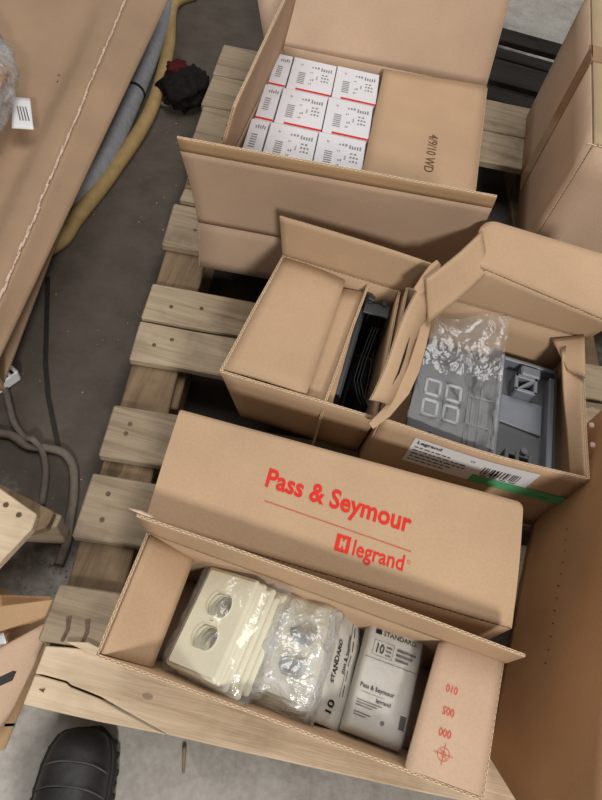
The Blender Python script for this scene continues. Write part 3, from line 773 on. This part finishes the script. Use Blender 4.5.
for k in range(5): s.rect(.014+.005*k, .112, .017+.005*k, .112+random.uniform(.008, .016), f, 2)
s.build('carton_body', ['whitebox', 'red', 'palegreyink'], wn)
for r in range(3):
    p = org - ux*.0455 - uy*(.1475*(r+1)); mt = Mx.Rotation(math.radians(4.5), 4, 'Z'); mt.translation = p
    lab = 'narrow white printed box against the left flap of the rear carton, %s' % rows[r]
    if r == 0: wn.matrix_world = mt; wn['label'] = lab
    else: dup(wn, mt, lab)

# ------------------------------------------------------------------ tall taped carton, top right
tall = thing('taped_carton', 'tall closed carton at upper right with a brown tape strip down its side', 'carton', (.65, 1.45, .142))
T0, T1, T2, T3 = V((.405, 1.118, .485)), V((.93, 1.15, .485)), V((.95, 1.83, .485)), V((.432, 1.80, .485))
carton(tall, (T0, T1, T2, T3), .142, 'card_pink', t=.005)
sheet('lid_flap', tall, T0+V((0, 0, .003)), T1+V((0, 0, .003)), (T1+T2)/2+V((0, 0, .004)), (T0+T3)/2+V((0, 0, .004)), 'card_olive', seed=51, t=.005)
sheet('lid_flap', tall, T2+V((0, 0, .003)), T3+V((0, 0, .003)), (T0+T3)/2+V((0, .001, .004)), (T1+T2)/2+V((0, .001, .004)), 'card_olive', seed=52, t=.005)
mid = (T0+T3)/2
b = MB()
dirw = (T3-T0).normalized()
m_ = frame(mid+V((0, 0, .0)), dirw, (0, 0, 1))     # x along the wall, y up, z out of the wall
zo = 1 if (m_.to_3x3() @ V((0, 0, 1))).x < 0 else -1
b.box((-.034, -.335, min(zo*.0015, zo*.0046)), (.034, .0085, max(zo*.0015, zo*.0046)), m_, 0)
m_ = frame(mid, (T1+T2)/2-mid, dirw); b.box((-.0046, -.034, .0055), (.5, .034, .0085), m_, 0)
b.build('tape_strip', ['tape'], tall)
b = MB()
for k in range(9):
    p = T0+V((-.002+random.uniform(-.003, .003), -.002, -.002))+V((0, 0, -.05))*0+V((.02*k, .001*k, .004)); b.box(p-V((.008, .001, .001)), p+V((.010, .0015, .0012)), None, 0, .001)
b.build('frayed_edge', ['fray'], tall)

# ------------------------------------------------------------------ brown carton at the right edge (leaning front)
bc = thing('brown_carton', 'large brown carton along the right edge beside the narrow cartons', 'carton', (.6, .25, .142))
x0_, x1_ = .393, .436
w0, w1 = V((.393, .119, .142)), V((.482, .630, .142))
w2, w3 = V((.484, .630, .445)), V((.372, -.03, .445))
Sh = Sheet(w0, w1, w2, w3, nu=20, nv=16, seed=61, t=.006, wob=.004)
Sh.make()
for k in range(12):
    u_ = .30+.032*k
    Sh.mb.rect(-.0006, -.005*random.uniform(.4, 1), .0006, .004, Sh.fn(u_, .47+.004*math.sin(k), 0, -1), 2)
Sh.build('side_panel', bc, 'card_dark', ('brownink',))
dxr = V((.42, .0, 0))
sheet('side_panel', bc, w1, w1+dxr, w2+dxr, w2, 'card_dark', seed=62, t=.006)
sheet('side_panel', bc, w0+dxr, w0, w3, w3+dxr, 'card_dark', seed=63, t=.006)
sheet('side_panel', bc, w1+dxr, w0+dxr, w3+dxr, w2+dxr, 'card_dark', seed=64, t=.006)
sheet('bottom_panel', bc, w0+V((.004, .004, .002)), w0+dxr+V((-.004, .004, .002)), w1+dxr+V((-.004, -.004, .002)), w1+V((.004, -.004, .002)), 'card_dark', seed=65, t=.004, wob=0)
sheet('lid_flap', bc, w3+V((0, 0, .004)), w2+V((0, 0, .004)), w2+dxr+V((0, 0, .004)), w3+dxr+V((0, 0, .004)), 'card_mid', seed=66, t=.005)

# ------------------------------------------------------------------ big carton at the left with what lies under it
bl = thing('large_carton', 'large flat carton at upper left with a frayed taped edge', 'carton', (-1.0, 1.2, .085))
L0, L1 = V((-0.5432, 0.5091, 0.225)), V((-0.7797, 1.855, 0.225))   # right top edge, near to far
dl = V((-.75, -.10, 0)); LB = .085
ed = (L1-L0)
inn = V((-.15, -.02, 0))
L0i, L1i = L0+inn+V((0, 0, -.052)), L1+inn+V((0, 0, -.052))
sheet('side_panel', bl, V((L0i.x, L0i.y, LB)), V((L1i.x, L1i.y, LB)), L1i, L0i, 'card_left', t=.006, seed=71, nu=20, nv=5)
shl = Sheet(L1+V((0, 0, -.001)), L0+V((0, 0, -.001)), (-0.5128, 0.4169, 0.19), (-0.7107, 2.119, 0.19), nu=30, nv=6, t=.006, seed=77, wob=.003).make(); shl.build('flap', bl, 'card_left', label='long outer flap drooping towards the pipe')
z_ = lambda p: V((p.x, p.y, LB))
sheet('side_panel', bl, z_(L1), z_(L1+dl), L1+dl, L1, 'card_left', seed=72, t=.006)
sheet('side_panel', bl, z_(L0+dl), z_(L0), L0, L0+dl, 'card_left', seed=73, t=.006)
sheet('side_panel', bl, z_(L1+dl), z_(L0+dl), L0+dl, L1+dl, 'card_left', seed=74, t=.006)
sheet('bottom_panel', bl, z_(L0)+V((-.006, .008, .004)), z_(L1)+V((-.006, -.008, .004)), z_(L1+dl)+V((.006, -.008, .004)), z_(L0+dl)+V((.006, .008, .004)), 'card_left', seed=75, t=.006, wob=0)
def dent(u, v):
    k = min(1, max(0, (v-.045)/.085)); k = k*k*(3-2*k)
    q = min(1, max(0, (v-.11)/.5)); q = 1-q*q*(3-2*q)
    return -.036*k*q*min(1, max(0, (.97-u)*4))
stp = Sheet(L0, L1, L1+dl, L0+dl, nu=26, nv=40, t=.006, seed=76, bow=dent, wob=.002); stp.make()
for u_, v_, a_ in ((.62, .13, .02), (.72, .42, .1), (.60, .125, 0)):
    stp.mb.rect(-.004, -.002, .004, .002, stp.fn(u_, v_, a_, 1), 2)
stp.mb.rect(-.011, -.0035, .011, .0035, stp.fn(.665, .43, .1, 1), 2)
stp.build('lid_flap', bl, 'card_left', ('brownink',))
b = MB(); rg = random.Random(5)
for k in range(120):
    u_ = k/119; p = L0+ed*u_; w = .0010+.0014*rg.random()
    d_ = ed.normalized()
    b.box(V((-.010, -w, -.0025)), V((.010, w, .0022+.002*rg.random())), frame(p+V((rg.uniform(-.002, .002), 0, .0032)), d_, V((-1, 0, .1))), 0, .0008)
for k in range(16):
    p = L0+ed*rg.uniform(.05, .8)+V((.003, 0, -.004)); b.tube([p, p+V((.005, rg.uniform(-.012, .012), -.008)), p+V((.006, rg.uniform(-.02, .02), -.022))], .0009, 5, 0, 2)
b.build('frayed_edge', ['fray'], bl)
sk = thing('wooden_skid', 'low wooden skid under the large carton at upper left', 'skid', (-1.0, 1.2, 0))
for y in (.6, 1.2, 1.9):
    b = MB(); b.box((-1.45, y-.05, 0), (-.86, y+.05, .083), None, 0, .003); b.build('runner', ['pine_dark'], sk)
pp = MB(); pp.tube([(-.83, 2.2, .030), (-0.7613, 1.938, 0.03), (-0.7007, 1.544, 0.03), (-0.6725, 1.193, 0.03), (-.748, .95, .030), (-.80, .7, .030)], .030, 18)
pp.tube([(-0.7058, 1.585, 0.03), (-0.7046, 1.575, 0.03)], .0315, 18, 1, 1)
o = pp.build('metal_pipe', ['steel', 'black_plastic']); base_origin(o); tag(o, 'grey metal pipe lying on the floor beside the large left carton', 'pipe')
pp = MB(); pp.tube([(-.74, 2.25, .018), (-0.7797, 2.137, 0.018), (-0.7016, 1.862, 0.018), (-0.6394, 1.53, 0.018), (-0.6377, 1.242, 0.018), (-0.6515, 1.048, 0.018), (-0.6523, 0.9711, 0.02), (-.690, .88, .020), (-.728, .78, .020)], .020, 12, 0, 8)
o = pp.build('tan_hose', ['tan_hose']); base_origin(o); tag(o, 'tan rubber hose curving out from under the large left carton', 'hose')

# plastic bag with amber parts and a paper tag on top of that carton
def blob(center, r, seed, mat, amp=.25, freq=9, nseg=26, nring=18):
    s = MB(); rings = []
    for j in range(1, nring):
        th = PI*j/nring; rg_ = []
        for i in range(nseg):
            a = 2*PI*i/nseg; d = V((math.sin(th)*math.cos(a), math.sin(th)*math.sin(a), math.cos(th)))
            k = 1+amp*noise.noise(d*2.2+V((seed, 0, 0)))+amp*.5*noise.noise(d*6+V((0, seed, 0)))
            rg_.append(V(center)+V((d.x*r[0], d.y*r[1], max(-r[2], d.z*r[2]))) * 1 + V((d.x*r[0], d.y*r[1], d.z*r[2]))*(k-1))
        rings.append(rg_)
    s.loft(rings, mat); return s
s = blob((-.905, 1.10, .278), (.135, .27, .056), 4, 0, .20)
for v_ in s.bm.verts: v_.co.x -= .36*(v_.co.y-1.10)
bo = s.build('plastic_bag', ['film_milk']); base_origin(bo); tag(bo, 'milky plastic bag of amber parts on the large left carton', 'bag')
for k, (x, y) in enumerate(((-.850, 1.19), (-.832, 1.135), (-.872, 1.10), (-.845, 1.07), (-.90, 1.15), (-.91, 1.22))):
    s = MB(); m_ = frame((x, y, .262), (math.cos(k*1.3), math.sin(k*1.3), .1), (0, 0, 1)); s.tube([m_ @ V((-.03, 0, 0)), m_ @ V((-.012, 0, .0)), m_ @ V((.03, 0, 0))], (.014, .011), 10, 0, 3); s.tube([m_ @ V((-.036, 0, 0)), m_ @ V((-.027, 0, 0))], .018, 6, 0, 1)
    o = s.build('amber_fitting', ['orange']); base_origin(o); tag(o, 'amber plastic fitting inside the milky bag at far left', 'fitting', 'amber fittings in the milky bag')
sh = Sheet(V((-0.8043, 1.146, 0.235)), V((-0.7552, 1.046, 0.234)), V((-0.7101, 1.056, 0.236)), V((-0.7642, 1.152, 0.24)), t=.0012, nu=8, nv=6, seed=80, wob=.004).make()
for k in range(4): sh.mb.rect(-.02, -.0012, .03, .0012, sh.fn(.5, .35+.14*k, .1, 1), 2)
o = sh.build('paper_tag', None, 'white', ('greyink',), edge='white'); base_origin(o); tag(o, 'small white paper tag beside the milky bag at upper left', 'tag')

# ------------------------------------------------------------------ things on the floor at left
s = blob((-.575, 1.66, .040), (.065, .09, .040), 11, 0, .4); rg0 = thing('crumpled_rag', 'dark crumpled cloth with a red patch on the floor beside the tan hose', 'rag', (-.575, 1.67, 0))
s.build('cloth', ['rag'], rg0); s = blob((-.612, 1.70, .058), (.035, .035, .024), 13, 0, .35); s.build('red_patch', ['ragred'], rg0, 'red patch')
s = MB(); s.tube([(-.65, 1.60, .010), (-.61, 1.59, .014), (-.585, 1.62, .03)], .007, 8, 0, 5); s.build('cord_end', ['cable'], rg0)
s = MB()
pts = [V((-.640, .86, .0)), V((-.585, .735, 0)), V((-.542, .637, 0)), V((-.500, .560, 0)), V((-.442, .473, 0)), V((-.43, .458, 0))]
rr = []
for p in pts: rr.append([p+V((-.0045, -.002, .001)), p+V((.0045, .002, .001)), p+V((.0045, .002, .0025)), p+V((-.0045, -.002, .0025))])
s.loft(rr, 0, True, False); o = s.build('black_strap', ['strap']); base_origin(o); tag(o, 'thin black strap lying straight on the dark floor left of the pallet', 'strap')
s = MB(); s.tube([(-.70, .44, .009), (-.60, .455, .009), (-0.5469, 0.4548, 0.009), (-0.5213, 0.4558, 0.009), (-0.4854, 0.4439, 0.009), (-0.4504, 0.4501, 0.009), (-0.4159, 0.4492, 0.009), (-0.3879, 0.4264, 0.009), (-0.3654, 0.3795, 0.009), (-0.3499, 0.3269, 0.009), (-.338, .285, .009), (-.335, .245, .009)], .0085, 10, 0, 6, .8)
o = s.build('grey_cable', ['cable']); base_origin(o); tag(o, 'thick dusty grey cable winding along the floor to the left of the pallet', 'cable')
s = MB(); s.tube([(-.66, .60, .007), (-0.5934, 0.5579, 0.007), (-0.5621, 0.5204, 0.007), (-0.5345, 0.4856, 0.007), (-0.5015, 0.4601, 0.008), (-.475, .452, .026), (-.455, .440, .008), (-.43, .40, .007), (-.41, .34, .007)], .0062, 8, 0, 6, .8)
o = s.build('thin_grey_cable', ['cable']); base_origin(o); tag(o, 'thinner dusty cable looping over the thick grey one on the floor', 'cable')
s = MB(); m_ = frame(V((-0.5988, 0.5675, 0.02)), (.45, .9, 0), (-.9, .45, 0)); s.box((-.03, -.02, -.02), (.03, .03, .012), m_, 0, .004)
for k in range(4): s.rect(-.024+.013*k, -.018, -.018+.013*k, .028, lambda x, y: m_ @ V((x, y, .0126)), 1)
o = s.build('striped_clip', ['white', 'strap']); base_origin(o); tag(o, 'white plastic piece with dark stripes at the left edge below the large carton', 'plastic piece')
s = MB()
for k in range(60): pass
# splintered second pallet, its boards' ends at lower left
pb = thing('broken_pallet', 'broken pallet at the left edge with pale nailed board ends', 'pallet', (-.42, .24, 0))
def wplank(poly3, th, mat, name, label=None, nails=()):
    b = MB(); z = poly3[0][2]
    b.prism([(p[0], p[1]) for p in poly3], z-th, z, None, 0, .002); o = b.build(name, [mat], pb, label)
    for n in nails: k = MB(); k.tube([V(n)+V((0, 0, -.004)), V(n)+V((0, 0, .0012))], .0045, 8, 0, 1); k.build('nail', ['nail'], o)
A, B_, D_ = V((-0.4337, 0.3078, 0.142)), V((-0.3598, 0.2826, 0.142)), V((-0.3569, 0.2593, 0.142))
ld = (V((-0.3778, 0.1977, 0.142))-D_).normalized()
wplank([A+(A-B_)*.5, B_, D_, D_+ld*.13, A+(A-B_)*1.2+ld*.12], .02, 'pine', 'deck_board', 'pale board end with two nails', ((-0.4116, 0.2837, 0.142), (-0.3852, 0.2737, 0.142)))
E1, E2, E3 = V((-0.4738, 0.3267, 0.12)), V((-0.3448, 0.3011, 0.12)), V((-0.3437, 0.273, 0.12))
wplank([E1, E2, E3, E3+ld*.05+V((-.06, .0, 0)), E1+V((-.02, -.05, 0))], .022, 'pine_y', 'stringer_board')
G1, G2, G3 = V((-0.3779, 0.3089, 0.096)), V((-0.338, 0.3054, 0.096)), V((-0.3384, 0.2835, 0.096))
wplank([G1+V((-.09, .0, 0)), G1, G2, G3, G3+V((-.10, -.02, 0))], .09, 'pine_grey', 'block')

# flattened open carton at lower left
lf_ = thing('flattened_carton', 'collapsed brown carton with splayed flaps at the lower left edge', 'carton', (-.36, .06, 0))
def flp(a, b_, c, d, card, lab=None, **kw): sheet('flap', lf_, V(a), V(b_), V(c), V(d), card, label=lab, **kw)
flp((-.50, .150, .02), (-0.3787, 0.1031, 0.03), (-0.2765, 0.1551, 0.105), (-0.2936, 0.1729, 0.115), 'card_dark', 'dark flap nearest the broken pallet', seed=91)
flp((-0.366, 0.1375, 0.12), (-0.3509, 0.1035, 0.112), (-0.2732, 0.1544, 0.112), (-0.279, 0.1718, 0.122), 'card_mid', 'narrow tan flap pointing at the pallet', seed=92, t=.005)
shq = Sheet(V((-0.3146, -0.0268, 0.03)), V((-0.3015, 0.0112, 0.03)), V((-0.2774, 0.1525, 0.095)), V((-0.3443, 0.0869, 0.085)), nu=12, nv=10, seed=93, t=.005, wob=.002).make()
b = MB(); shq.mb.face([shq.pt(*p, .0031) for p in ((.02, .58), (.46, .52), (.50, .60), (.40, .64), (.02, .68))], 2)
shq.build('flap', lf_, 'card_pink', ('strap',), 'broad pale flap with a torn slot')
flp((-0.3641, 0.1014, 0.075), (-0.3481, 0.0856, 0.07), (-0.3337, 0.0998, 0.085), (-0.3441, 0.1128, 0.088), 'white', 'small pale torn end', seed=94, t=.003, nu=4, nv=4)
sheet('side_panel', lf_, V((-.52, .20, .003)), V((-.43, -.08, .003)), V((-.44, -.07, .11)), V((-.50, .17, .12)), 'card_mid', seed=95)
sheet('bottom_panel', lf_, V((-.43, -.08, .003)), V((-.295, -.03, .003)), V((-.30, .17, .003)), V((-.50, .20, .003)), 'card_mid', seed=96, wob=0)

# ------------------------------------------------------------------ boot at bottom left
bt = thing('black_boot', 'black work boot, rounded toe pointing at the pallet', 'boot', (-.175, -.10, 0))
HD = math.radians(8); bm_x = Mx.Translation(V((-.184, .022, 0))) @ Mx.Rotation(HD, 4, 'Z')
#  along -y from the toe: (y, half width left, half width right, height)
st_ = [(0, .012, .014, .040), (.004, .026, .028, .050), (.012, .036, .037, .058), (.028, .044, .044, .066), (.05, .0485, .048, .071), (.08, .050, .050, .076), (.11, .048, .049, .086), (.14, .044, .045, .100), (.17, .040, .041, .115), (.20, .037, .038, .125), (.24, .036, .036, .128), (.275, .034, .034, .124), (.292, .024, .024, .11)]
def ring_b(y, wl, wr, h, z0=.022, n=22):
    r = []
    for k in range(n):
        a = PI*k/(n-1); x = math.cos(a); z = math.sin(a)
        xx = (abs(x)**.75)*(1 if x > 0 else -1)*(wr if x > 0 else wl)
        zz = z0+(h-z0)*(z**.72)
        nz = .0018*noise.noise(V((xx*60, y*60, zz*60)))
        r.append(bm_x @ V((xx, -y, zz+nz)))
    return r
b = MB(); b.loft([ring_b(*q) for q in st_], 0); bu = b.build('upper', ['leather'], bt)
sole = []
for y, wl, wr, h in st_: sole.append((wr+.006, -y+ (.006 if y == 0 else 0)))
poly = sole+[(-wl-.006, -y) for y, wl, wr, h in reversed(st_)]
b = MB(); b.prism(poly, .006, .028, bm_x, 0, .003)
for y, wl, wr, h in st_[2:12]:
    for k in (0, .5):
        for sgn, w in ((1, wr), (-1, wl)): b.box((sgn*(w+.004)-.005, -y-.008-.014*k*2, 0), (sgn*(w+.004)+.005, -y+.002-.014*k*2, .016), bm_x, 0, .002)
b.box((-.03, -.27, 0), (.03, -.03, .008), bm_x, 0, .002); b.build('sole', ['rubber'], bt)
b = MB()
for yy, wl, wr, h in (st_[4], st_[5]):
    pts = []
    for k in range(2, 20, 2):
        a = PI*k/21; x = math.cos(a); z = math.sin(a); xx = (abs(x)**.75)*(1 if x > 0 else -1)*(wr if x > 0 else wl)
        pts.append(bm_x @ V((xx, -yy-.012*abs(x)**2+.006, .022+(h-.022)*(z**.72)+.0012)))
    b.tube(pts, .0013, 6, 0, 4)
b.build('stitching', ['seam'], bu)
b = MB(); rings = []
for z, w, l0, l1 in ((.085, .036, -.175, -.288), (.12, .040, -.168, -.290), (.15, .043, -.172, -.292), (.18, .045, -.175, -.296), (.185, .041, -.180, -.291), (.15, .038, -.182, -.286), (.11, .034, -.185, -.280)):
    rings.append([bm_x @ V((w*math.cos(2*PI*k/24), (l0+l1)/2+(l0-l1)/2*math.sin(2*PI*k/24), z)) for k in range(24)])
b.loft(rings, 0); b.build('collar', ['leather'], bt)
for k in range(5):
    y = -.115-.016*k; z = .088+.0075*k
    b = MB(); b.tube([bm_x @ V((-.022, y, z-.004)), bm_x @ V((0, y-.004, z+.004+.001*k)), bm_x @ V((.022, y+.002, z-.004))], .0026, 6, 0, 5); b.build('lace', ['seam'], bt)

# debris
s = MB(); m_ = frame(V((-0.3024, 0.0005, 0.002)), (1, .3, 0), (0, 1, 0)); s.box((-.008, -.003, 0), (.008, .003, .003), m_, 0, .001); o = s.build('green_scrap', ['greenbit']); base_origin(o); tag(o, 'tiny green plastic scrap on the floor left of the boot', 'scrap')
s = MB(); s.tube([V((-.036, .033, .0035)), V((-.030, .012, .0035)), V((-.026, -.002, .0035))], (.0035, .002), 6, 0, 3); o = s.build('wood_splinter', ['pine_grey']); base_origin(o); tag(o, 'small wood splinter on the floor in front of the split board', 'splinter')
rg = random.Random(21)
crumbs = MB()
for k in range(150):
    x, y = rg.uniform(-.75, -.28), rg.uniform(-.05, 1.6)
    if k < 60: x, y = rg.gauss(-.34, .02), rg.gauss(.24, .05)
    if k > 225: x, y = rg.uniform(-.3, .4), rg.uniform(-.15, .0)
    r = rg.uniform(.0007, .0020); crumbs.box((x-r, y-r, 0), (x+r, y+r*rg.uniform(.5, 1.5), r), None, rg.randint(0, 1))
o = crumbs.build('wood_crumbs', ['pine_y', 'pine_grey']); o['kind'] = 'stuff'; tag(o, 'scattered wood crumbs and grit on the floor', 'debris')

# ------------------------------------------------------------------ dark pallet at the top right
dp = thing('dark_pallet', 'dark stained pallet in shadow between the rear carton and the taped carton', 'pallet', (.5, 2.15, 0))
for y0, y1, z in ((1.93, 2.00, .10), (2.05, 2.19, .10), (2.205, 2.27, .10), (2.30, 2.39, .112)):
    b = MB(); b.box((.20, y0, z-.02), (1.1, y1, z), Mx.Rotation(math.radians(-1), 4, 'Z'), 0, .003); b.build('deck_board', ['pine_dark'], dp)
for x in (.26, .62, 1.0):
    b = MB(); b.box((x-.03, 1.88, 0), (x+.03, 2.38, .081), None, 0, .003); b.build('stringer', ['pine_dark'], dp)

# ------------------------------------------------------------------ light, camera
def area(name, loc, tgt, size, power, col=(1, 1, 1), sy=None):
    l = bpy.data.lights.new(name, 'AREA'); l.energy = power; l.color = col; l.size = size
    if sy: l.shape = 'RECTANGLE'; l.size_y = sy
    o = bpy.data.objects.new(name, l); C.objects.link(o); o.location = loc
    o.rotation_euler = (V(tgt)-V(loc)).to_track_quat('-Z', 'Y').to_euler(); return o
w = bpy.data.worlds.new('warehouse_air'); sc.world = w; w.use_nodes = True
w.node_tree.nodes['Background'].inputs[0].default_value = (1.0, .97, .93, 1); w.node_tree.nodes['Background'].inputs[1].default_value = .24
area('warehouse_lamp', (.9, -2.7, 2.72), (.05, .6, .2), .42, 106, (1, .96, .90), .5)
area('ceiling_lamp', (.1, 1.6, 4.2), (0, .8, 0), 3.0, 105, (1, .97, .93))
cd = bpy.data.cameras.new('camera'); cam = bpy.data.objects.new('camera', cd); C.objects.link(cam)
cam.matrix_world = Mx([[0.965926, -0.258819, -0.0, 0.0], [0.217064, 0.810094, -0.544639, 0.0], [0.140963, 0.526081, 0.838671, 1.1], [0, 0, 0, 1]])
cd.sensor_fit = 'HORIZONTAL'; cd.sensor_width = 36; cd.lens = 600/602*36; cd.clip_start = .01
sc.camera = cam
sc.view_settings.view_transform = 'Standard'; sc.view_settings.look = 'None'; sc.view_settings.gamma = 1; sc.view_settings.exposure = -0.08
